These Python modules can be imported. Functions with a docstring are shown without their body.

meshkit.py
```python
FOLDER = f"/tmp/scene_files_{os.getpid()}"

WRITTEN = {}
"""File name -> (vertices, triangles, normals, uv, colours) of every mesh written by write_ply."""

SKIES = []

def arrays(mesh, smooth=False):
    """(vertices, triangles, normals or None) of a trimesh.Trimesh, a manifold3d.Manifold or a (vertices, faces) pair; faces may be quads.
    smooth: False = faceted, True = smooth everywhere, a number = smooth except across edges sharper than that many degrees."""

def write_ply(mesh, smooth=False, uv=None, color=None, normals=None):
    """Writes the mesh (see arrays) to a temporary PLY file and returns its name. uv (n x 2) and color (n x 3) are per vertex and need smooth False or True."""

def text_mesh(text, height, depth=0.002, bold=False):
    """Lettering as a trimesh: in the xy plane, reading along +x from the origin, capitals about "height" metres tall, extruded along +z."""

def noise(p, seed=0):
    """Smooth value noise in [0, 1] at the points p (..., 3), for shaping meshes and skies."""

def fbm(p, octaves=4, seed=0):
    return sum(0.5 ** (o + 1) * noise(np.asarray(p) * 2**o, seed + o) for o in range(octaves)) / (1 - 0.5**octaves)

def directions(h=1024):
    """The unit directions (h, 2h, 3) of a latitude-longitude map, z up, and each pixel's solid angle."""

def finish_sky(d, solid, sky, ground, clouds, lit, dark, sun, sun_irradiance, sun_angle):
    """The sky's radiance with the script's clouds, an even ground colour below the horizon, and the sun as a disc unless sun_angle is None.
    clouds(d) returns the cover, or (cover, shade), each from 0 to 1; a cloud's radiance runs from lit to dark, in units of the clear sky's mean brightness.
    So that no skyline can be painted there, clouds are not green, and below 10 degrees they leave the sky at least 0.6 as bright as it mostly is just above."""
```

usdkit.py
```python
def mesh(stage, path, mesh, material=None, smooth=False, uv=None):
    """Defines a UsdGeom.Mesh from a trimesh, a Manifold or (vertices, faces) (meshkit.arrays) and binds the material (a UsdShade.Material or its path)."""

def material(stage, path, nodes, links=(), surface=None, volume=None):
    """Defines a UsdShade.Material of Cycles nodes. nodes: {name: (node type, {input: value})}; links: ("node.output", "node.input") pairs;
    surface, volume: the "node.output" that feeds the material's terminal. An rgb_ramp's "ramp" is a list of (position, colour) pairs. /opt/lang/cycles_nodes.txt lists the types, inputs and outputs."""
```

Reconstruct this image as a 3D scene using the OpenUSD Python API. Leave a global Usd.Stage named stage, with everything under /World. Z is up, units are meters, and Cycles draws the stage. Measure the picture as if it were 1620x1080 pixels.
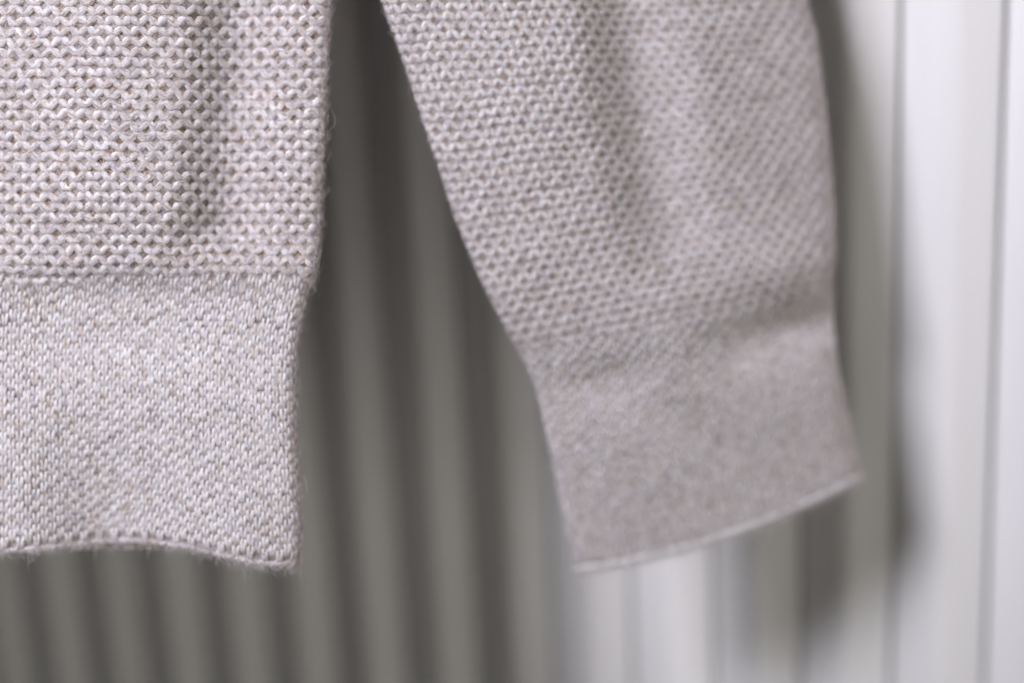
import math
import numpy as np
import usdkit
from pxr import Usd, UsdGeom, UsdLux, UsdShade, Gf, Sdf, Vt

stage = Usd.Stage.CreateInMemory()
UsdGeom.SetStageUpAxis(stage, UsdGeom.Tokens.z)
UsdGeom.SetStageMetersPerUnit(stage, 1.0)
UsdGeom.Xform.Define(stage, '/World')
UsdGeom.Scope.Define(stage, '/World/Looks')

# ------------------------------------------------------------------ camera frame
F = 2250.0                      # focal length in pixels of a 1620 px wide picture (50 mm on 36 mm)
T = 0.387                       # the wall comes nearer to the right
ZW = 0.65                       # metres to the wall along the optical axis
DOWN = np.array([460.0, 9170.0, 2250.0]); DOWN /= np.linalg.norm(DOWN)
KK = (DOWN[2] + T * DOWN[0]) / DOWN[1]
AWAY = np.array([T, -KK, 1.0]); AWAY /= np.linalg.norm(AWAY)
UP = -DOWN
RIGHT = np.cross(AWAY, UP)
W = np.stack([RIGHT, AWAY, UP])             # camera frame (right, down, forward) to world
ORIGIN = np.array([0.0, 0.0, 1.20])


def world(p):
    return np.asarray(p) @ W.T + ORIGIN


def frame_matrix(x, y, z, o):
    m = Gf.Matrix4d(1.0)
    for i, a in enumerate((x, y, z)):
        m.SetRow(i, Gf.Vec4d(*[float(t) for t in a], 0.0))
    m.SetRow(3, Gf.Vec4d(*[float(t) for t in o], 1.0))
    return m


cam = UsdGeom.Camera.Define(stage, '/World/camera')
cam.CreateFocalLengthAttr(50.0)
cam.CreateHorizontalApertureAttr(36.0)
cam.CreateFStopAttr(1.95)
cam.CreateFocusDistanceAttr(0.459)
cam.CreateClippingRangeAttr(Gf.Vec2f(0.02, 100.0))
cam.CreateExposureAttr(0.0)
cam.AddTransformOp().Set(frame_matrix(W @ [1, 0, 0], W @ [0, -1, 0], W @ [0, 0, -1], world([0, 0, 0])))


def rect_light(name, toward, dist, w, h, intensity, color, centre=(0.0, 0.0, 0.55)):
    """A soft lamp standing in direction TOWARD (camera frame) from the garment, facing it."""
    d = np.array(toward, float); d /= np.linalg.norm(d)
    z = W @ d
    x = np.cross([0, 0, 1.0], z); x /= np.linalg.norm(x)
    l = UsdLux.RectLight.Define(stage, '/World/' + name)
    l.CreateWidthAttr(w); l.CreateHeightAttr(h)
    l.CreateIntensityAttr(intensity)
    l.CreateColorAttr(Gf.Vec3f(*color))
    l.AddTransformOp().Set(frame_matrix(x, np.cross(z, x), z, world(np.array(centre) + d * dist)))


rect_light('window_light', (-0.61, -0.52, -1.0), 0.86, 0.25, 0.25, 53.0, (0.925, 0.895, 1.0))
rect_light('room_light', (1.0, 0.25, -0.50), 2.2, 1.6, 1.6, 2.2, (1.0, 0.945, 0.875))
rect_light('floor_bounce_light', (-0.10, 0.42, -1.0), 2.0, 1.6, 1.6, 0.80, (1.0, 0.95, 0.89))


# ------------------------------------------------------------------ helpers
def tag(p, **kw):
    for k, v in kw.items():
        p.SetCustomDataByKey(k, v)
    return p


def thing(name, label, category):
    x = UsdGeom.Xform.Define(stage, '/World/' + name).GetPrim()
    return tag(x, label=label, category=category)


used = {}


def numbered(parent, name):
    key = parent + '/' + name
    n = used.get(key, 0); used[key] = n + 1
    return key if n == 0 else f'{key}_{n:03d}'


def part(parent, name, v, f, mat, n=None, st=None, **kw):
    path = numbered(str(parent), name)
    if n is not None:                        # wind the faces the way the normals point
        fn = np.cross(v[f[:, 1]] - v[f[:, 0]], v[f[:, 2]] - v[f[:, 0]])
        flip = (fn * n[f].mean(1)).sum(1) < 0
        f = np.where(flip[:, None], f[:, ::-1], f)
    m = UsdGeom.Mesh.Define(stage, path)
    m.CreatePointsAttr(Vt.Vec3fArray.FromNumpy(np.ascontiguousarray(v, np.float32)))
    m.CreateFaceVertexCountsAttr(Vt.IntArray.FromNumpy(np.full(len(f), f.shape[1], np.int32)))
    m.CreateFaceVertexIndicesAttr(Vt.IntArray.FromNumpy(np.ascontiguousarray(f, np.int32).ravel()))
    m.CreateSubdivisionSchemeAttr('none')
    if n is not None:
        m.CreateNormalsAttr(Vt.Vec3fArray.FromNumpy(np.ascontiguousarray(n, np.float32)))
        m.SetNormalsInterpolation('vertex')
    if st is not None:
        UsdGeom.PrimvarsAPI(m).CreatePrimvar('st', Sdf.ValueTypeNames.TexCoord2fArray, 'vertex').Set(Vt.Vec2fArray.FromNumpy(np.ascontiguousarray(st, np.float32)))
    UsdShade.MaterialBindingAPI.Apply(m.GetPrim()).Bind(mat)
    tag(m.GetPrim(), **kw)
    return path


def grid_faces(nu, nv, closed_u=False):
    """Quads of a (nv, nu) grid of points."""
    i, j = np.meshgrid(np.arange(nv - 1), np.arange(nu if closed_u else nu - 1), indexing='ij')
    j2 = (j + 1) % nu
    q = np.stack([i * nu + j, i * nu + j2, (i + 1) * nu + j2, (i + 1) * nu + j], -1)
    return q.reshape(-1, 4)


def tubes(P, N, R, sides=6, u0=None, ply=0.0, lay=2.6, flat=1.0):
    """Many yarns at once. P: (m, n, 3) points, N: (m, n, 3) an up direction, R: (m, n) radii -> vertices, faces, normals, st (mm along, turns around)."""
    m, n, _ = P.shape
    t = np.gradient(P, axis=1); t /= np.linalg.norm(t, axis=2, keepdims=True) + 1e-15
    b = np.cross(t, N); b /= np.linalg.norm(b, axis=2, keepdims=True) + 1e-15
    a = np.cross(b, t)
    ang = np.arange(sides) * 2 * np.pi / sides
    nr = np.cos(ang)[:, None] * a[:, :, None, :] + np.sin(ang)[:, None] * b[:, :, None, :]
    length = np.concatenate([np.zeros((m, 1)), np.cumsum(np.linalg.norm(np.diff(P, axis=1), axis=2), 1)], 1) * 1000
    if u0 is not None:
        length = length + u0[:, None]
    twist = 1 + ply * np.cos(2 * ang - 2 * np.pi * length[:, :, None] / lay)
    off = flat * np.cos(ang)[:, None] * a[:, :, None, :] + np.sin(ang)[:, None] * b[:, :, None, :]
    nr = np.cos(ang)[:, None] * a[:, :, None, :] / flat + np.sin(ang)[:, None] * b[:, :, None, :]; nr /= np.linalg.norm(nr, axis=-1, keepdims=True)
    v = P[:, :, None, :] + (R[:, :, None] * twist)[..., None] * off
    st = np.stack([np.broadcast_to(length[:, :, None], (m, n, sides)), np.broadcast_to(ang / (2 * np.pi), (m, n, sides))], -1)
    f1 = grid_faces(sides, n, True)
    f = (f1[None] + (np.arange(m) * n * sides)[:, None, None]).reshape(-1, 4)
    return v.reshape(-1, 3), f, nr.reshape(-1, 3), st.reshape(-1, 2)


def interp(pts, smooth=25):
    """A smoothed curve through (y, x) control points, as a function."""
    pts = sorted(pts)
    a, b = np.array([p[0] for p in pts], float), np.array([p[1] for p in pts], float)
    g = np.arange(a[0] - 900, a[-1] + 900, 4.0)
    e = np.interp(g, a, b)
    lo, hi = g < a[0], g > a[-1]
    e[lo] = b[0] + (g[lo] - a[0]) * (b[1] - b[0]) / (a[1] - a[0])
    e[hi] = b[-1] + (g[hi] - a[-1]) * (b[-1] - b[-2]) / (a[-1] - a[-2])
    k = np.exp(-0.5 * (np.arange(-60, 61) * 4.0 / smooth) ** 2); k /= k.sum()
    e = np.convolve(np.pad(e, 60, mode='reflect', reflect_type='odd'), k, 'valid')
    return lambda y: np.interp(y, g, e)


def sstep(a, b, x):
    t = np.clip((x - a) / (b - a), 0, 1)
    return t * t * (3 - 2 * t)


def G(x, c, s):
    return np.exp(-0.5 * ((x - c) / s) ** 2)


def blob(x, y, cx, cy, sa, sb, deg=0.0):
    c, s = math.cos(math.radians(deg)), math.sin(math.radians(deg))
    a, b = (x - cx) * c + (y - cy) * s, -(x - cx) * s + (y - cy) * c
    return np.exp(-0.5 * ((a / sa) ** 2 + (b / sb) ** 2))


def vnoise(x, y, scale, seed):
    """Smooth value noise in -1..1."""
    rng = np.random.default_rng(seed)
    tab = rng.uniform(-1, 1, (256, 256))
    x, y = np.asarray(x) / scale + 64.0, np.asarray(y) / scale + 64.0
    x0, y0 = np.floor(x).astype(int), np.floor(y).astype(int)
    fx, fy = x - x0, y - y0
    fx, fy = fx * fx * (3 - 2 * fx), fy * fy * (3 - 2 * fy)
    g = lambda i, j: tab[i % 256, j % 256]
    return (g(x0, y0) * (1 - fx) + g(x0 + 1, y0) * fx) * (1 - fy) + (g(x0, y0 + 1) * (1 - fx) + g(x0 + 1, y0 + 1) * fx) * fy


def at(x, y, z):
    return np.stack([(x - 810.0) / F * z, (y - 540.0) / F * z, z], -1)


# ------------------------------------------------------------------ materials
def wool(name, ramp, bump=0.5, coords='st', scale=(0.55, 3.0, 1.0), seed=0.0, sheen=0.16, value=1.0, sss=0.55):
    nodes = {
        'a': ('attribute', {'attribute': 'st'}) if coords == 'st' else ('geometry', {}),
        'm': ('mapping', {'scale': scale, 'location': (seed, seed * 0.7, seed * 1.3)}),
        'n1': ('noise_texture', {'scale': 1.0, 'detail': 3.0, 'roughness': 0.65}),
        'r': ('rgb_ramp', {'ramp': ramp}),
        'g': ('geometry', {}),
        'big': ('noise_texture', {'scale': 420.0, 'detail': 2.0, 'roughness': 0.6}),
        'br': ('map_range', {'from_min': 0.3, 'from_max': 0.7, 'to_min': 0.80 * value, 'to_max': 1.12 * value}),
        'mul': ('mix_color', {'blend_type': 'multiply', 'fac': 1.0, 'use_clamp': False}),
        'comb': ('combine_color', {}),
        'tw': ('noise_texture', {'scale': 2.2, 'detail': 2.0, 'distortion': 0.6}),
        'b': ('bump', {'strength': bump, 'distance': 0.0003}),
        'p': ('principled_bsdf', {'roughness': 0.95, 'specular_ior_level': 0.04, 'sheen_weight': sheen, 'sheen_roughness': 0.45, 'sheen_tint': (1, 0.98, 0.98), 'subsurface_weight': sss, 'subsurface_scale': 0.0011, 'subsurface_radius': (1.0, 0.85, 0.8)}),
    }
    src = 'a.vector' if coords == 'st' else 'a.position'
    links = [(src, 'm.vector'), ('m.vector', 'n1.vector'), ('n1.fac', 'r.fac'), ('g.position', 'big.vector'), ('big.fac', 'br.value'),
             ('br.result', 'comb.r'), ('br.result', 'comb.g'), ('br.result', 'comb.b'), ('r.color', 'mul.a'), ('comb.color', 'mul.b'),
             ('mul.result', 'p.base_color'), ('m.vector', 'tw.vector'), ('tw.fac', 'b.height'), ('b.normal', 'p.normal')]
    return usdkit.material(stage, '/World/Looks/' + name, nodes, links, surface='p.BSDF')


BEIGE = [(0.0, (0.22, 0.15, 0.11)), (0.34, (0.38, 0.29, 0.23)), (0.42, (0.60, 0.52, 0.48)), (0.475, (0.735, 0.69, 0.672)), (0.55, (0.755, 0.72, 0.715)), (0.60, (0.58, 0.545, 0.575)), (0.67, (0.38, 0.36, 0.42)), (1.0, (0.25, 0.25, 0.31))]
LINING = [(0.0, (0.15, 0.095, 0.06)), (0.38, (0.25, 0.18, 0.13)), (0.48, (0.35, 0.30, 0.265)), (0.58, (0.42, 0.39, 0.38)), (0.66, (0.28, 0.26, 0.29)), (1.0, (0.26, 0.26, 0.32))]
LINING2 = [(0.0, (0.22, 0.165, 0.13)), (0.42, (0.33, 0.275, 0.245)), (0.55, (0.44, 0.39, 0.375)), (1.0, (0.32, 0.31, 0.35))]
M_YARN = wool('heather_yarn', BEIGE, scale=(0.30, 1.0, 1.0))
M_RIB = wool('heather_rib_yarn', BEIGE, scale=(0.26, 0.7, 1.0), seed=3.0)
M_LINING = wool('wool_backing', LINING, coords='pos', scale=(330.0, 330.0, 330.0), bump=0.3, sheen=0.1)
M_LINING2 = wool('rib_backing', LINING2, coords='pos', scale=(330.0, 330.0, 330.0), bump=0.3, sheen=0.1)
M_EDGE = wool('bound_edge_wool', [(0.0, (0.55, 0.53, 0.52)), (0.5, (0.63, 0.61, 0.60)), (1.0, (0.55, 0.55, 0.57))], scale=(0.5, 2.0, 1.0), seed=5.0, sheen=0.5)
M_PAINT = usdkit.material(stage, '/World/Looks/white_paint', {
    'g': ('geometry', {}),
    'mp': ('mapping', {'scale': (30.0, 30.0, 2.0)}),
    'n': ('noise_texture', {'scale': 1.0, 'detail': 4.0, 'roughness': 0.6}),
    'r': ('rgb_ramp', {'ramp': [(0.25, (0.71, 0.71, 0.70)), (0.75, (0.82, 0.82, 0.82))]}),
    'o': ('object_info', {}), 'om': ('map_range', {'to_min': 0.94, 'to_max': 1.03}), 'oc': ('combine_color', {}),
    'mu': ('mix_color', {'blend_type': 'multiply', 'fac': 1.0, 'use_clamp': False}),
    'n2': ('noise_texture', {'scale': 900.0, 'detail': 2.0}),
    'b': ('bump', {'strength': 0.12, 'distance': 0.0002}),
    'p': ('principled_bsdf', {'roughness': 0.5, 'specular_ior_level': 0.35})},
    [('g.position', 'mp.vector'), ('mp.vector', 'n.vector'), ('n.fac', 'r.fac'), ('r.color', 'mu.a'), ('o.random', 'om.value'), ('om.result', 'oc.r'), ('om.result', 'oc.g'), ('om.result', 'oc.b'), ('oc.color', 'mu.b'), ('mu.result', 'p.base_color'), ('g.position', 'n2.vector'), ('n2.fac', 'b.height'), ('b.normal', 'p.normal')],
    surface='p.BSDF')
M_BATTEN = usdkit.material(stage, '/World/Looks/wall_board', {'p': ('principled_bsdf', {'base_color': (0.66, 0.65, 0.63), 'roughness': 0.8})}, [], surface='p.BSDF')

# ------------------------------------------------------------------ the wall of ridged white panels
wall = thing('ridged_wall', 'white painted wall of upright ridged panels, out of focus behind the hanging knitwear', 'wall')
wall_base = world([0, 0, ZW])[1]            # world y of the wall plane (it is upright, so y is constant on it)
PITCH = 126.3 / F * ZW * math.sqrt(1 + T * T)
RIDGE = 0.0070
GROOVE = 0.0010


def wall_x(px, py):
    """World x where the picture's ray at (px, py) meets the wall."""
    r = W @ np.array([(px - 810) / F, (py - 540) / F, 1.0])
    return r[0] * wall_base / r[1]


x_valley = wall_x(1000, 1000)
A_PART = 0.53
prof = [(0.0, -0.004), (0.0, 0.0), (0.04, 0.0006)]
for s in np.linspace(-1, 1, 7):            # the rounded crest
    xx = A_PART + s * 0.13
    base = np.where(xx < A_PART, xx / A_PART, (1 - xx) / (1 - A_PART))
    prof.append((xx, RIDGE * float(base - 0.12 * (1 - abs(s)) ** 2)))
prof += [(0.96, 0.0006), (1.0, 0.0), (1.0, -0.004)]
prof = np.array(prof)
i0, i1 = -12, 11
ztop, zbot = world([0, -0.30, 0.55])[2], world([0, 0.36, 0.55])[2]
for i in range(i0, i1):
    xs = x_valley + i * PITCH + GROOVE / 2 + prof[:, 0] * (PITCH - GROOVE)
    ys = wall_base - prof[:, 1]
    ring = np.stack([xs, ys], 1)
    nz = np.array([zbot, ztop])
    v = np.concatenate([np.column_stack([ring, np.full(len(ring), z)]) for z in nz])
    k = len(ring)
    f = [(j, (j + 1) % k, k + (j + 1) % k, k + j) for j in range(k)]
    f = np.array(f)
    dr = np.roll(ring, -1, 0) - np.roll(ring, 1, 0)
    nn = np.column_stack([dr[:, 1], -dr[:, 0], np.zeros(k)]); nn /= np.linalg.norm(nn, axis=1, keepdims=True)
    part('/World/ridged_wall', 'panel', v, f, M_PAINT, n=np.vstack([nn, nn]))
xb0, xb1 = x_valley + i0 * PITCH, x_valley + i1 * PITCH
yb0, yb1 = wall_base + 0.0042, wall_base + 0.018
bv = np.array([(x, y, z) for x in (xb0, xb1) for y in (yb0, yb1) for z in (zbot, ztop)])
bf = np.array([(0, 1, 3, 2), (4, 6, 7, 5), (0, 4, 5, 1), (2, 3, 7, 6), (0, 2, 6, 4), (1, 5, 7, 3)])
part('/World/ridged_wall', 'backing_board', bv, bf, M_BATTEN)

# ------------------------------------------------------------------ the pullover's surfaces, in picture-scaled layout units (about 0.21 mm)
U = 0.47 / F                                # metres per layout unit
TOP = -300.0

body_edge = interp([(-300, 528), (0, 518), (60, 514), (200, 508), (300, 503), (400, 499), (440, 494)], 20)
hem_edge = interp([(400, 492), (450, 486), (490, 474), (540, 464), (600, 461), (700, 464), (800, 468), (860, 471), (900, 466)], 18)
hem_bottom = interp([(-700, 880), (-300, 890), (0, 874), (60, 870), (110, 864), (160, 857), (220, 859), (280, 868), (350, 884), (410, 896), (450, 897), (475, 884)], 14)
back_bottom = lambda x: 866.0 + 0 * np.asarray(x)
sleeve_l = interp([(-640, 560), (-300, 548), (-150, 560), (0, 608), (90, 640), (240, 690), (360, 730), (450, 768), (550, 820), (590, 846), (660, 864), (760, 884), (860, 904), (900, 914)], 16)
sleeve_r = interp([(-640, 1080), (-300, 1205), (0, 1272), (80, 1290), (200, 1304), (300, 1313), (400, 1316), (450, 1312), (490, 1312), (560, 1317), (640, 1332), (720, 1350), (760, 1359), (800, 1366)], 16)


def join(x, y):
    return 0.0046 * G(x, 225, 150) * sstep(405, 472, y) * (1 - sstep(520, 640, y)) + 0.0007 * vnoise(x, y, 120, 11) + 0.0003 * vnoise(x, y, 48, 12)


def z_body(x, y):
    z = 0.4655 + 0.0000085 * (y + 0.0)
    fx = x + 0.07 * y
    z = z + 0.0105 * sstep(280, 385, fx) * (1 - 0.62 * sstep(385, 480, fx)) * (1 - sstep(350, 442, y))
    z = z - 0.0034 * G(x, 190, 90) * (1 - sstep(280, 440, y))
    z = z + 0.0022 * G(x, -10, 60) * sstep(40, 200, y) * (1 - sstep(350, 460, y))
    return z + join(x, y)


def z_hem(x, y):
    z = 0.4655 + 0.0000085 * y + 0.000012 * np.maximum(0, y - 470) + join(x, y)
    z = z + 0.0078 * blob(x, y, 165, 870, 62, 95)
    z = z - 0.0030 * blob(x, y, 30, 850, 70, 120) - 0.0026 * blob(x, y, 385, 850, 80, 130, 20)
    z = z + 0.0022 * blob(x, y, 120, 640, 60, 160, -14)
    return z


def z_sleeve(x, y):
    z = 0.4872 + 0.000024 * y + 0.000064 * (x - 960) + 0.000035 * np.maximum(0, y - 520)
    sx = x - (948 + 0.10 * y + 0.00016 * y * np.abs(y))
    z = z + 0.0110 * sstep(-55, 45, sx) * (1 - 0.75 * sstep(45, 150, sx)) * (1 - sstep(330, 500, y))
    z = z - 0.0022 * G(x, 800 + 0.22 * y, 70) * (1 - sstep(350, 520, y))
    z = z - 0.0028 * blob(x, y, 1075, 470, 46, 110, 0)
    z = z + 0.0092 * blob(x, y, 1250, 518, 80, 30, -14) - 0.0030 * blob(x, y, 1250, 405, 70, 45)
    z = z - 0.0026 * blob(x, y, 1230, 420, 60, 40)
    z = z + 0.0036 * blob(x, y, 965, 598, 60, 24, -12)
    z = z + 0.0016 * blob(x, y, 1030, 650, 70, 22, 20)
    z = z + 0.0008 * vnoise(x, y, 110, 15) + 0.0003 * vnoise(x, y, 50, 16)
    return z


RB = 22.0


def body_like(edge, zf):
    def f(c, v):
        """c: along the cloth from the right fold (0), positive on the front; v: picture row."""
        q = RB * math.pi / 2
        th = np.clip((q - c) / RB, 0, math.pi)
        d = np.where(c >= q, RB + (c - q), np.where(c <= -q, RB + (-q - c), RB - RB * np.sin(th)))
        dz = np.where(c >= q, 0.0, np.where(c <= -q, 2 * RB, RB * (1 - np.cos(th))))
        x = edge(0.0 * v) * 0 + 518 - d + (edge(v) - 518) * np.exp(-np.maximum(d, 0) / 350.0)
        z = zf(x, v) * 1.0
        flat = 0.4655 + 0.0000085 * v
        z = flat + (z - flat) * (1 - 0.8 * dz / (2 * RB)) + dz * U
        z = z + 0.006 * (dz / (2 * RB)) * sstep(20, 130, d)      # the back hangs a little away from the front
        return at(x, v, z)
    return f


front = body_like(body_edge, z_body)


def hem(c, v):
    """v: 0 at the top of the hem band, 1 at its bottom edge."""
    d = np.abs(c)
    x = 518 - d + (465 - 518) * np.exp(-d / 350.0)
    bot = np.where(c < -RB * 1.4, back_bottom(x), hem_bottom(np.minimum(x, 470)))
    y = 456 + v * (bot - 456)
    return hem_raw(c, y)


hem_raw = body_like(hem_edge, z_hem)
tilt = lambda v: np.clip(0.03 + 0.00036 * v, -0.03, 0.36)
axis_x = lambda v: 0.5 * (sleeve_l(v) + sleeve_r(v))
_vg = np.arange(-640.0, 980.0, 4.0)
_cl = sleeve_l(_vg) - axis_x(_vg); _cr = sleeve_r(_vg) - axis_x(_vg)
for _ in range(30):
    _cl = 0.5 * _cl + 0.5 * (sleeve_l(_vg - tilt(_vg) * _cl) - axis_x(_vg))
    _cr = 0.5 * _cr + 0.5 * (sleeve_r(_vg - tilt(_vg) * _cr) - axis_x(_vg))
RS = 20.0
left_c, right_c = (lambda v: np.interp(v, _vg, _cl)), (lambda v: np.interp(v, _vg, _cr))


def sleeve(c, v):
    """c: along the cloth from the sleeve's axis; v: row, in picture pixels on the axis."""
    cl, cr = left_c(v), right_c(v)
    a = np.where(c > 0, c - (cr - RS), (cl + RS) - c)
    edge = np.where(c > 0, cr - RS, -(cl + RS))
    th = np.clip(a / RS, 0, math.pi)
    off = np.where(a <= 0, np.abs(c), np.where(a >= math.pi * RS, edge - (a - math.pi * RS), edge + RS * np.sin(th)))
    dz = np.where(a <= 0, 0.0, np.where(a >= math.pi * RS, 2 * RS, RS * (1 - np.cos(th))))
    off = np.where(c > 0, off, -off)
    w = 0.5 * (cr - cl); mid = 0.5 * (cr + cl)
    sag = 22.0 * sstep(430, 840, v) * np.maximum(0, 1 - ((off - mid) / w) ** 2)
    x = axis_x(v) + off
    y = v - tilt(v) * off + sag - 22.0 * sstep(430, 840, v) * 0.0
    r = np.clip(np.abs(off - mid) / w, 0, 1)
    puff = 0.0075 * r ** 2.2
    zz = z_sleeve(x, y)
    flat = 0.4872 + 0.000024 * y + 0.000064 * (x - 960) + 0.000035 * np.maximum(0, y - 520)
    back = dz / (2 * RS)
    return at(x, y, flat + (zz - flat) * (1 - 0.8 * back) + puff * (1 - 0.25 * back) + 0.008 * back * (1 - r * r) + dz * U)


def frame(fn, c, v, ev=2.0, h=0.0):
    p = fn(c, v)
    du = fn(c + 2.0, v) - fn(c - 2.0, v)
    dv = fn(c, v + ev) - fn(c, v - ev)
    n = np.cross(du, dv)
    n /= np.linalg.norm(n, axis=-1, keepdims=True) + 1e-15
    return p, n


def outward(fn, c0, v0, ev):
    """+1 or -1: which way frame()'s normal looks at a flat point of the front."""
    _, n = frame(fn, np.array([c0]), np.array([v0]), ev)
    return -1.0 if n[0, 2] > 0 else 1.0


SG = {'body': outward(front, 300.0, 200.0, 2.0), 'hem': outward(hem, 300.0, 0.5, 0.004), 'sleeve': outward(sleeve, 0.0, 300.0, 2.0)}


def place(fn, c, v, h, ev, sg):
    p, n = frame(fn, c, v, ev)
    return world(p + n * (sg * h * U)[..., None]), (n * sg) @ W.T


def sheet(fn, cs, vs, h, ev, sg):
    c, v = np.meshgrid(cs, vs)
    p, n = place(fn, c, v, np.full(c.shape, h), ev, sg)
    return p.reshape(-1, 3), grid_faces(len(cs), len(vs)), n.reshape(-1, 3)


rng = np.random.default_rng(7)
sweater = thing('knit_pullover', 'heather beige knitted pullover hanging in front of the white ridged wall', 'pullover')
SW = '/World/knit_pullover'


def make_row(fn, sg, k, vrow, pitch, amp, rad, c0, c1, per, seed, end, bulge, soft):
    n = int((c1 - c0) / pitch * per)
    c = np.linspace(c0, c1, n)
    ph = 2 * np.pi * (c / pitch + 0.5 * (k % 2))
    fade = float(sstep(-soft, 0, vrow - end))
    jit = vnoise(c, np.full(n, k * 37.0), pitch * 0.55, seed)
    jit2 = vnoise(c, np.full(n, k * 37.0 + 11), pitch * 0.45, seed + 1)
    w = np.cos(ph); w = w * (1.18 - 0.18 * w * w)
    v = vrow + amp * (1 - 0.45 * fade) * w * (1 + 0.26 * jit) + 1.5 * jit2 + 2.6 * vnoise(c, np.full(n, vrow), 80, seed + 2) + 1.2 * vnoise(c, np.full(n, vrow), 33, seed + 5)
    h = (1.0 * np.abs(np.sin(ph)) + 0.8 * jit + 0.6) * (1 - 0.8 * fade) - 1.2 * fade
    p, nn = place(fn, c + 1.6 * jit2 + 3.0 * vnoise(c, np.full(n, vrow), 60, seed + 6), v, h, 2.0, sg)
    # a plied yarn: fat where it crosses, thin where it slips behind
    R = rad * U * (1 + 0.16 * vnoise(c, np.full(n, k * 91.0), pitch * 0.3, seed + 3) + bulge * np.abs(np.sin(ph)) ** 1.5)
    return tubes(p[None], nn[None], R[None], 9, np.array([rng.uniform(0, 500)]), 0.10, 2.6, 0.62)


# ---- body
BODY_END = 452.0
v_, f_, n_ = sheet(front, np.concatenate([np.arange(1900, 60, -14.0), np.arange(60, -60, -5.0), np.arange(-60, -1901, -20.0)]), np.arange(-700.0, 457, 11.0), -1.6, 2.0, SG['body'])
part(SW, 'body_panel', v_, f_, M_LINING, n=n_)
STEP, PIT = 16.4, 28.0
k = 0
y = TOP + 6
while y < BODY_END:
    v_, f_, n_, s_ = make_row(front, SG['body'], k, y, PIT, 4.2, 3.8, -26.0, 1000.0, 14, 100, BODY_END, 0.50, 40.0)
    part(SW + '/body_panel', 'yarn_row', v_, f_, M_YARN, n=n_, st=s_)
    y += STEP; k += 1

# ---- sleeve
SL_END = 530.0
cs = np.linspace(-1, 1, 121)


def sleeve_sheet(v0, v1, step, h):
    vs = np.arange(v0, v1 + step * 0.5, step)
    t, v = np.meshgrid(cs, vs)
    cl, cr = left_c(v), right_c(v)
    w = 0.5 * (cr - cl)
    full = 2 * w + math.pi * RS - 2 * RS + 0.0       # half of the way round
    c = np.where(t > 0, t * ((cr - RS) + math.pi * RS + (w - RS)), t * (-(cl + RS) + math.pi * RS + (w - RS)))
    p, n = place(sleeve, c, v, np.full(c.shape, h), 2.0, SG['sleeve'])
    return p.reshape(-1, 3), grid_faces(len(cs), len(vs)), n.reshape(-1, 3)


v_, f_, n_ = sleeve_sheet(-420.0, SL_END + 8, 10.0, -0.5)
part(SW, 'sleeve', v_, f_, M_LINING2, n=n_)
y, k = TOP + 6, 0
while y < SL_END:
    c0, c1 = float(left_c(y)) - 26.0, float(right_c(y)) + 26.0
    v_, f_, n_, s_ = make_row(sleeve, SG['sleeve'], k, y, 22.6, 3.9, 3.8, c0, c1, 12, 200, SL_END, 0.28, 90.0)
    part(SW + '/sleeve', 'yarn_row', v_, f_, M_YARN, n=n_, st=s_)
    y += 14.2; k += 1


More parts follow.
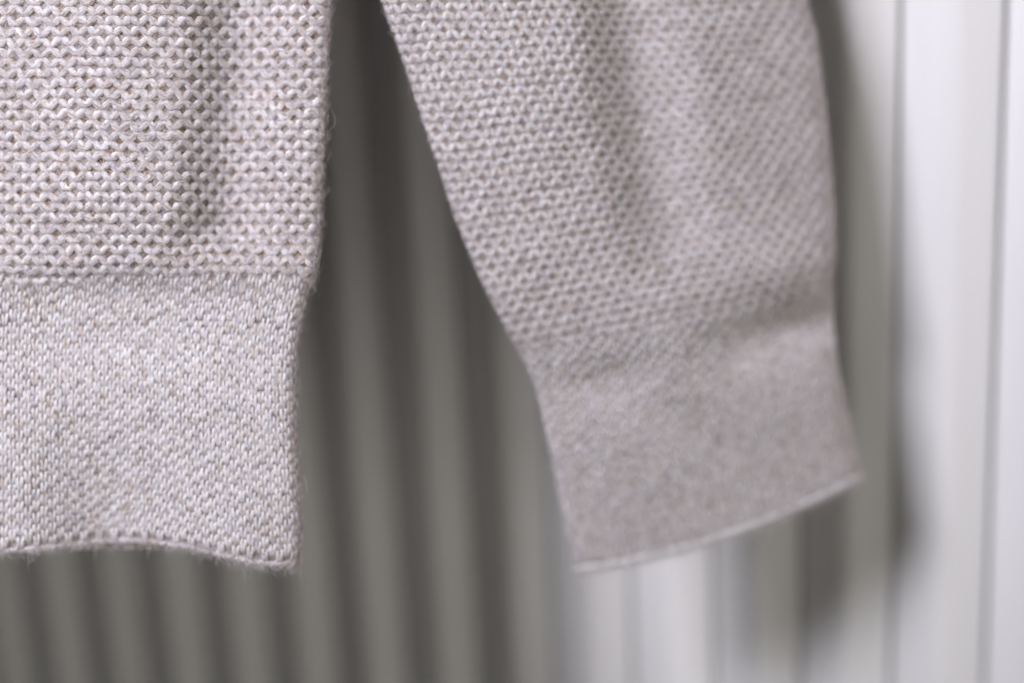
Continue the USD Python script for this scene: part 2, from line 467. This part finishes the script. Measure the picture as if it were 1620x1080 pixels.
# ---- ribbed bands: staggered wales of U-shaped loops
LOOP = np.array([(-4.0, -11.5, -3.0), (-4.2, -8.6, 1.2), (-3.7, -5.5, 2.5), (-3.0, -1.2, 2.1), (-2.5, 3.0, 1.0), (-1.9, 6.0, -0.2), (-0.8, 7.8, -1.6), (0.8, 7.8, -1.6), (1.9, 6.0, -0.2), (2.5, 3.0, 1.0), (3.0, -1.2, 2.1), (3.7, -5.5, 2.5), (4.2, -8.6, 1.2), (4.0, -11.5, -3.0)])


def loops(fn, sg, c, v, sx, sy, hscale, ev, seed, rad):
    m = len(c)
    g = np.random.default_rng(seed)
    L = np.repeat(LOOP[None], m, 0)
    sizes = g.uniform(0.88, 1.12, (m, 1))
    dx = L[:, :, 0] * sx * sizes + g.normal(0, 0.22, (m, len(LOOP))) + g.normal(0, 0.25, (m, 1)) * (L[:, :, 1] / 10)
    dy = L[:, :, 1] * sy * g.uniform(0.92, 1.08, (m, 1)) + g.normal(0, 0.9, (m, 1))
    h = 1.35 * L[:, :, 2] + g.normal(0, 0.6, (m, 1)) + 0.2
    p, n = place(fn, c[:, None] + dx, v[:, None] + dy * hscale, h, ev, sg)
    R = rad * U * g.uniform(0.88, 1.12, (m, 1)) * np.ones((1, len(LOOP)))
    return tubes(p, n, R, 6, g.uniform(0, 900, m), 0.0, 2.6, 0.68)


HEM_H = 423.0
v_, f_, n_ = sheet(hem, np.concatenate([np.arange(1900, 60, -12.0), np.arange(60, -60, -5.0), np.arange(-60, -1901, -12.0)]), np.linspace(-0.012, 0.992, 60), -2.0, 0.004, SG['hem'])
part(SW, 'hem', v_, f_, M_LINING2, n=n_)
cc, vv = [], []
for i, c in enumerate(np.arange(-22.0, 1000.0, 13.0)):
    for r in np.arange(-11.0, HEM_H - 11, 18.6):
        cc.append(c); vv.append((r + 9.3 * (i % 2) + 4.0 * float(vnoise(c, 0.0, 22.0, 61)) * (r < 60)) / HEM_H)
v_, f_, n_, s_ = loops(hem, SG['hem'], np.array(cc), np.array(vv), 1.0, 1.0, 1 / HEM_H, 0.004, 31, 3.15)
part(SW + '/hem', 'knit_stitches', v_, f_, M_RIB, n=n_, st=s_, kind='stuff')


def edge_tube(fn, sg, c, v, h, rad, ev, wob, seed, sides=8):
    p, n = place(fn, c, v, h, ev, sg)
    R = rad * U * (1 + wob * vnoise(c, 0 * c, 6.0, seed))
    return tubes(p[None], n[None], R[None], sides)


c = np.arange(-34.0, 1900.0, 3.0)
v_, f_, n_, s_ = edge_tube(hem, SG['hem'], c, np.full(c.shape, 0.990) + 0.002 * np.sin(c * 2 * np.pi / 13), -2.6 + 0.8 * np.sin(c * 2 * np.pi / 13), 4.4, 0.004, 0.25, 41)
part(SW + '/hem', 'bound_edge', v_, f_, M_RIB, n=n_, st=s_)
c = np.arange(-1900.0, -20.0, 5.0)
v_, f_, n_, s_ = edge_tube(hem, SG['hem'], c, np.full(c.shape, 0.996), np.full(c.shape, -2.0), 5.0, 0.004, 0.2, 42)
part(SW + '/hem', 'bound_edge', v_, f_, M_RIB, n=n_, st=s_)

# ---- cuff
CUFF0, CUFF1 = 526.0, 826.0
v_, f_, n_ = sleeve_sheet(CUFF0, CUFF1, 10.0, -1.6)
part(SW, 'cuff', v_, f_, M_LINING2, n=n_)
cc, vv = [], []
for i, c in enumerate(np.arange(-330.0, 330.0, 11.2)):
    for r in np.arange(CUFF0 - 12, CUFF1 - 6, 15.0):
        v = r + 7.5 * (i % 2)
        if left_c(v) - 24 < c < right_c(v) + 24:
            cc.append(c); vv.append(v)
v_, f_, n_, s_ = loops(sleeve, SG['sleeve'], np.array(cc), np.array(vv), 0.86, 0.82, 1.0, 2.0, 33, 2.9)
part(SW + '/cuff', 'knit_stitches', v_, f_, M_RIB, n=n_, st=s_, kind='stuff')
for fr in (True, False):
    if fr:
        c = np.arange(float(left_c(CUFF1)) - 30, float(right_c(CUFF1)) + 30, 3.0)
    else:
        c = np.arange(float(right_c(CUFF1)) + 30, float(right_c(CUFF1)) + 420, 4.0)
    v_, f_, n_, s_ = edge_tube(sleeve, SG['sleeve'], c, np.full(c.shape, CUFF1), np.full(c.shape, 0.2), 7.2, 2.0, 0.26, 43)
    part(SW + '/cuff', 'bound_edge', v_, f_, M_EDGE, n=n_, st=s_, label='pale rolled edge of the cuff')

# ------------------------------------------------------------------ loose fibres
def fuzz(fn, sg, c, v, vs, ev, length, lift, seed, npt=6):
    g = np.random.default_rng(seed)
    m = len(c)
    L = length * g.lognormal(0, 0.45, m)
    a = g.uniform(0, 2 * np.pi, m)
    cur = g.normal(0, 1.1, m)
    hh = np.zeros(m) + g.uniform(0, 4, m)
    pc, pv = c.copy(), v.copy()
    out = []
    up = g.uniform(0.1, 1.0, m) * lift
    for i in range(npt):
        p, _ = place(fn, pc, pv, hh, ev, sg)
        out.append(p)
        s = L / (npt - 1)
        pc = pc + np.cos(a) * s; pv = pv + np.sin(a) * s * vs; hh = hh + up * s * (1 - 0.9 * i / npt)
        a = a + cur / npt * 1.6 + g.normal(0, 0.25, m)
    return np.stack(out, 1)


strands = []
g = np.random.default_rng(77)
def scatter(n, c0, c1, v0, v1):
    return g.uniform(c0, c1, n), g.uniform(v0, v1, n)
c, v = scatter(10000, -20, 560, -40, 455); strands.append(fuzz(front, SG['body'], c, v, 1.0, 2.0, 14, 0.3, 1))
c, v = scatter(4200, -20, 560, 0.0, 1.0); strands.append(fuzz(hem, SG['hem'], c, v, 1 / HEM_H, 0.004, 13, 0.22, 2))
c, v = scatter(8000, -36, 16, -40, 450); strands.append(fuzz(front, SG['body'], c, v, 1.0, 2.0, 12, 0.85, 3))
c, v = scatter(6500, -36, 16, 0.0, 1.0); strands.append(fuzz(hem, SG['hem'], c, v, 1 / HEM_H, 0.004, 12, 0.8, 4))
c, v = scatter(3000, -20, 560, -0.06, 0.05); strands.append(fuzz(hem, SG['hem'], c, v, 1 / HEM_H, 0.004, 14, 0.3, 14))
c, v = scatter(1600, -20, 560, 0.985, 1.0); strands.append(fuzz(hem, SG['hem'], c, v, 1 / HEM_H, 0.004, 11, 0.3, 5))
v = g.uniform(-30, CUFF1, 9000); t = g.uniform(-1, 1, 9000); c = 0.5 * (left_c(v) + right_c(v)) + t * 0.5 * (right_c(v) - left_c(v))
strands.append(fuzz(sleeve, SG['sleeve'], c, v, 1.0, 2.0, 15, 0.25, 6))
v = g.uniform(-30, CUFF1, 4200); c = right_c(v) + g.uniform(-18, 26, 4200); strands.append(fuzz(sleeve, SG['sleeve'], c, v, 1.0, 2.0, 15, 0.75, 7))
v = g.uniform(-30, CUFF1, 3200); c = left_c(v) + g.uniform(-20, 18, 3200); strands.append(fuzz(sleeve, SG['sleeve'], c, v, 1.0, 2.0, 13, 0.5, 8))
v = g.uniform(CUFF1 - 6, CUFF1 + 5, 6000); t = g.uniform(-1.05, 1.05, 6000); c = 0.5 * (left_c(v) + right_c(v)) + t * 0.5 * (right_c(v) - left_c(v))
strands.append(fuzz(sleeve, SG['sleeve'], c, v, 1.0, 2.0, 10, 0.35, 9))
P = np.concatenate(strands)


# fibres that lie along the yarns, following the waves of the rows
def lying(fn, sg, n, c0, c1, v0, v1, step, pitch, amp, rad, seed, npt=6):
    g = np.random.default_rng(seed)
    row = g.integers(0, int((v1 - v0) / step), n)
    vr = v0 + row * step
    if callable(c0):
        lo, hi = c0(vr), c1(vr)
    else:
        lo, hi = c0, c1
    c = g.uniform(lo, hi, n)
    L = g.uniform(0.5, 1.3, n) * pitch * g.choice([-1, 1], n)
    turn = g.uniform(0, 2 * np.pi, n); dt = g.normal(0.5, 0.5, n)
    out = []
    for i in range(npt):
        t = i / (npt - 1)
        cc = c + L * t
        w = np.cos(2 * np.pi * (cc / pitch + 0.5 * (row % 2)))
        a = turn + dt * t * 2
        lift = rad * (1.0 + 0.25 * t * g.uniform(0, 1, n))
        v = vr + amp * w + np.sin(a) * lift + g.normal(0, 0.5, n)
        h = 1.2 + np.abs(np.cos(a)) * lift
        p, _ = place(fn, cc, v, h, 2.0, sg)
        out.append(p)
    return np.stack(out, 1)


E = lying(front, SG['body'], 22000, -20, 600, TOP + 6, BODY_END, STEP, PIT, 4.2, 5.7, 51)
E2 = lying(sleeve, SG['sleeve'], 14000, lambda v: left_c(v) - 10, lambda v: right_c(v) + 10, TOP + 6, SL_END, 14.2, 22.6, 3.5, 5.2, 52)
P = np.concatenate([P, E, E2])
tone = np.random.default_rng(5).choice(3, len(P), p=[0.72, 0.16, 0.12])


def fibre_mat(name, col):
    return usdkit.material(stage, '/World/Looks/' + name, {
        'd': ('diffuse_bsdf', {'color': col}), 't': ('translucent_bsdf', {'color': col}), 'x': ('mix_closure', {'fac': 0.4})},
        [('d.BSDF', 'x.closure1'), ('t.BSDF', 'x.closure2')], surface='x.closure')


for i, (nm, col) in enumerate((('pale_fibre', (0.74, 0.70, 0.70)), ('tan_fibre', (0.40, 0.29, 0.21)), ('grey_fibre', (0.30, 0.30, 0.36)))):
    Q = P[tone == i]
    bc = UsdGeom.BasisCurves.Define(stage, numbered(SW, 'wool_fuzz'))
    bc.CreateTypeAttr('linear')
    bc.CreateCurveVertexCountsAttr(Vt.IntArray.FromNumpy(np.full(len(Q), Q.shape[1], np.int32)))
    bc.CreatePointsAttr(Vt.Vec3fArray.FromNumpy(Q.reshape(-1, 3).astype(np.float32)))
    wd = np.tile(np.linspace(1.0, 0.5, Q.shape[1]), len(Q)) * 0.00008
    bc.CreateWidthsAttr(Vt.FloatArray.FromNumpy(wd.astype(np.float32)))
    bc.SetWidthsInterpolation('vertex')
    UsdShade.MaterialBindingAPI.Apply(bc.GetPrim()).Bind(fibre_mat(nm, col))
    tag(bc.GetPrim(), kind='stuff')
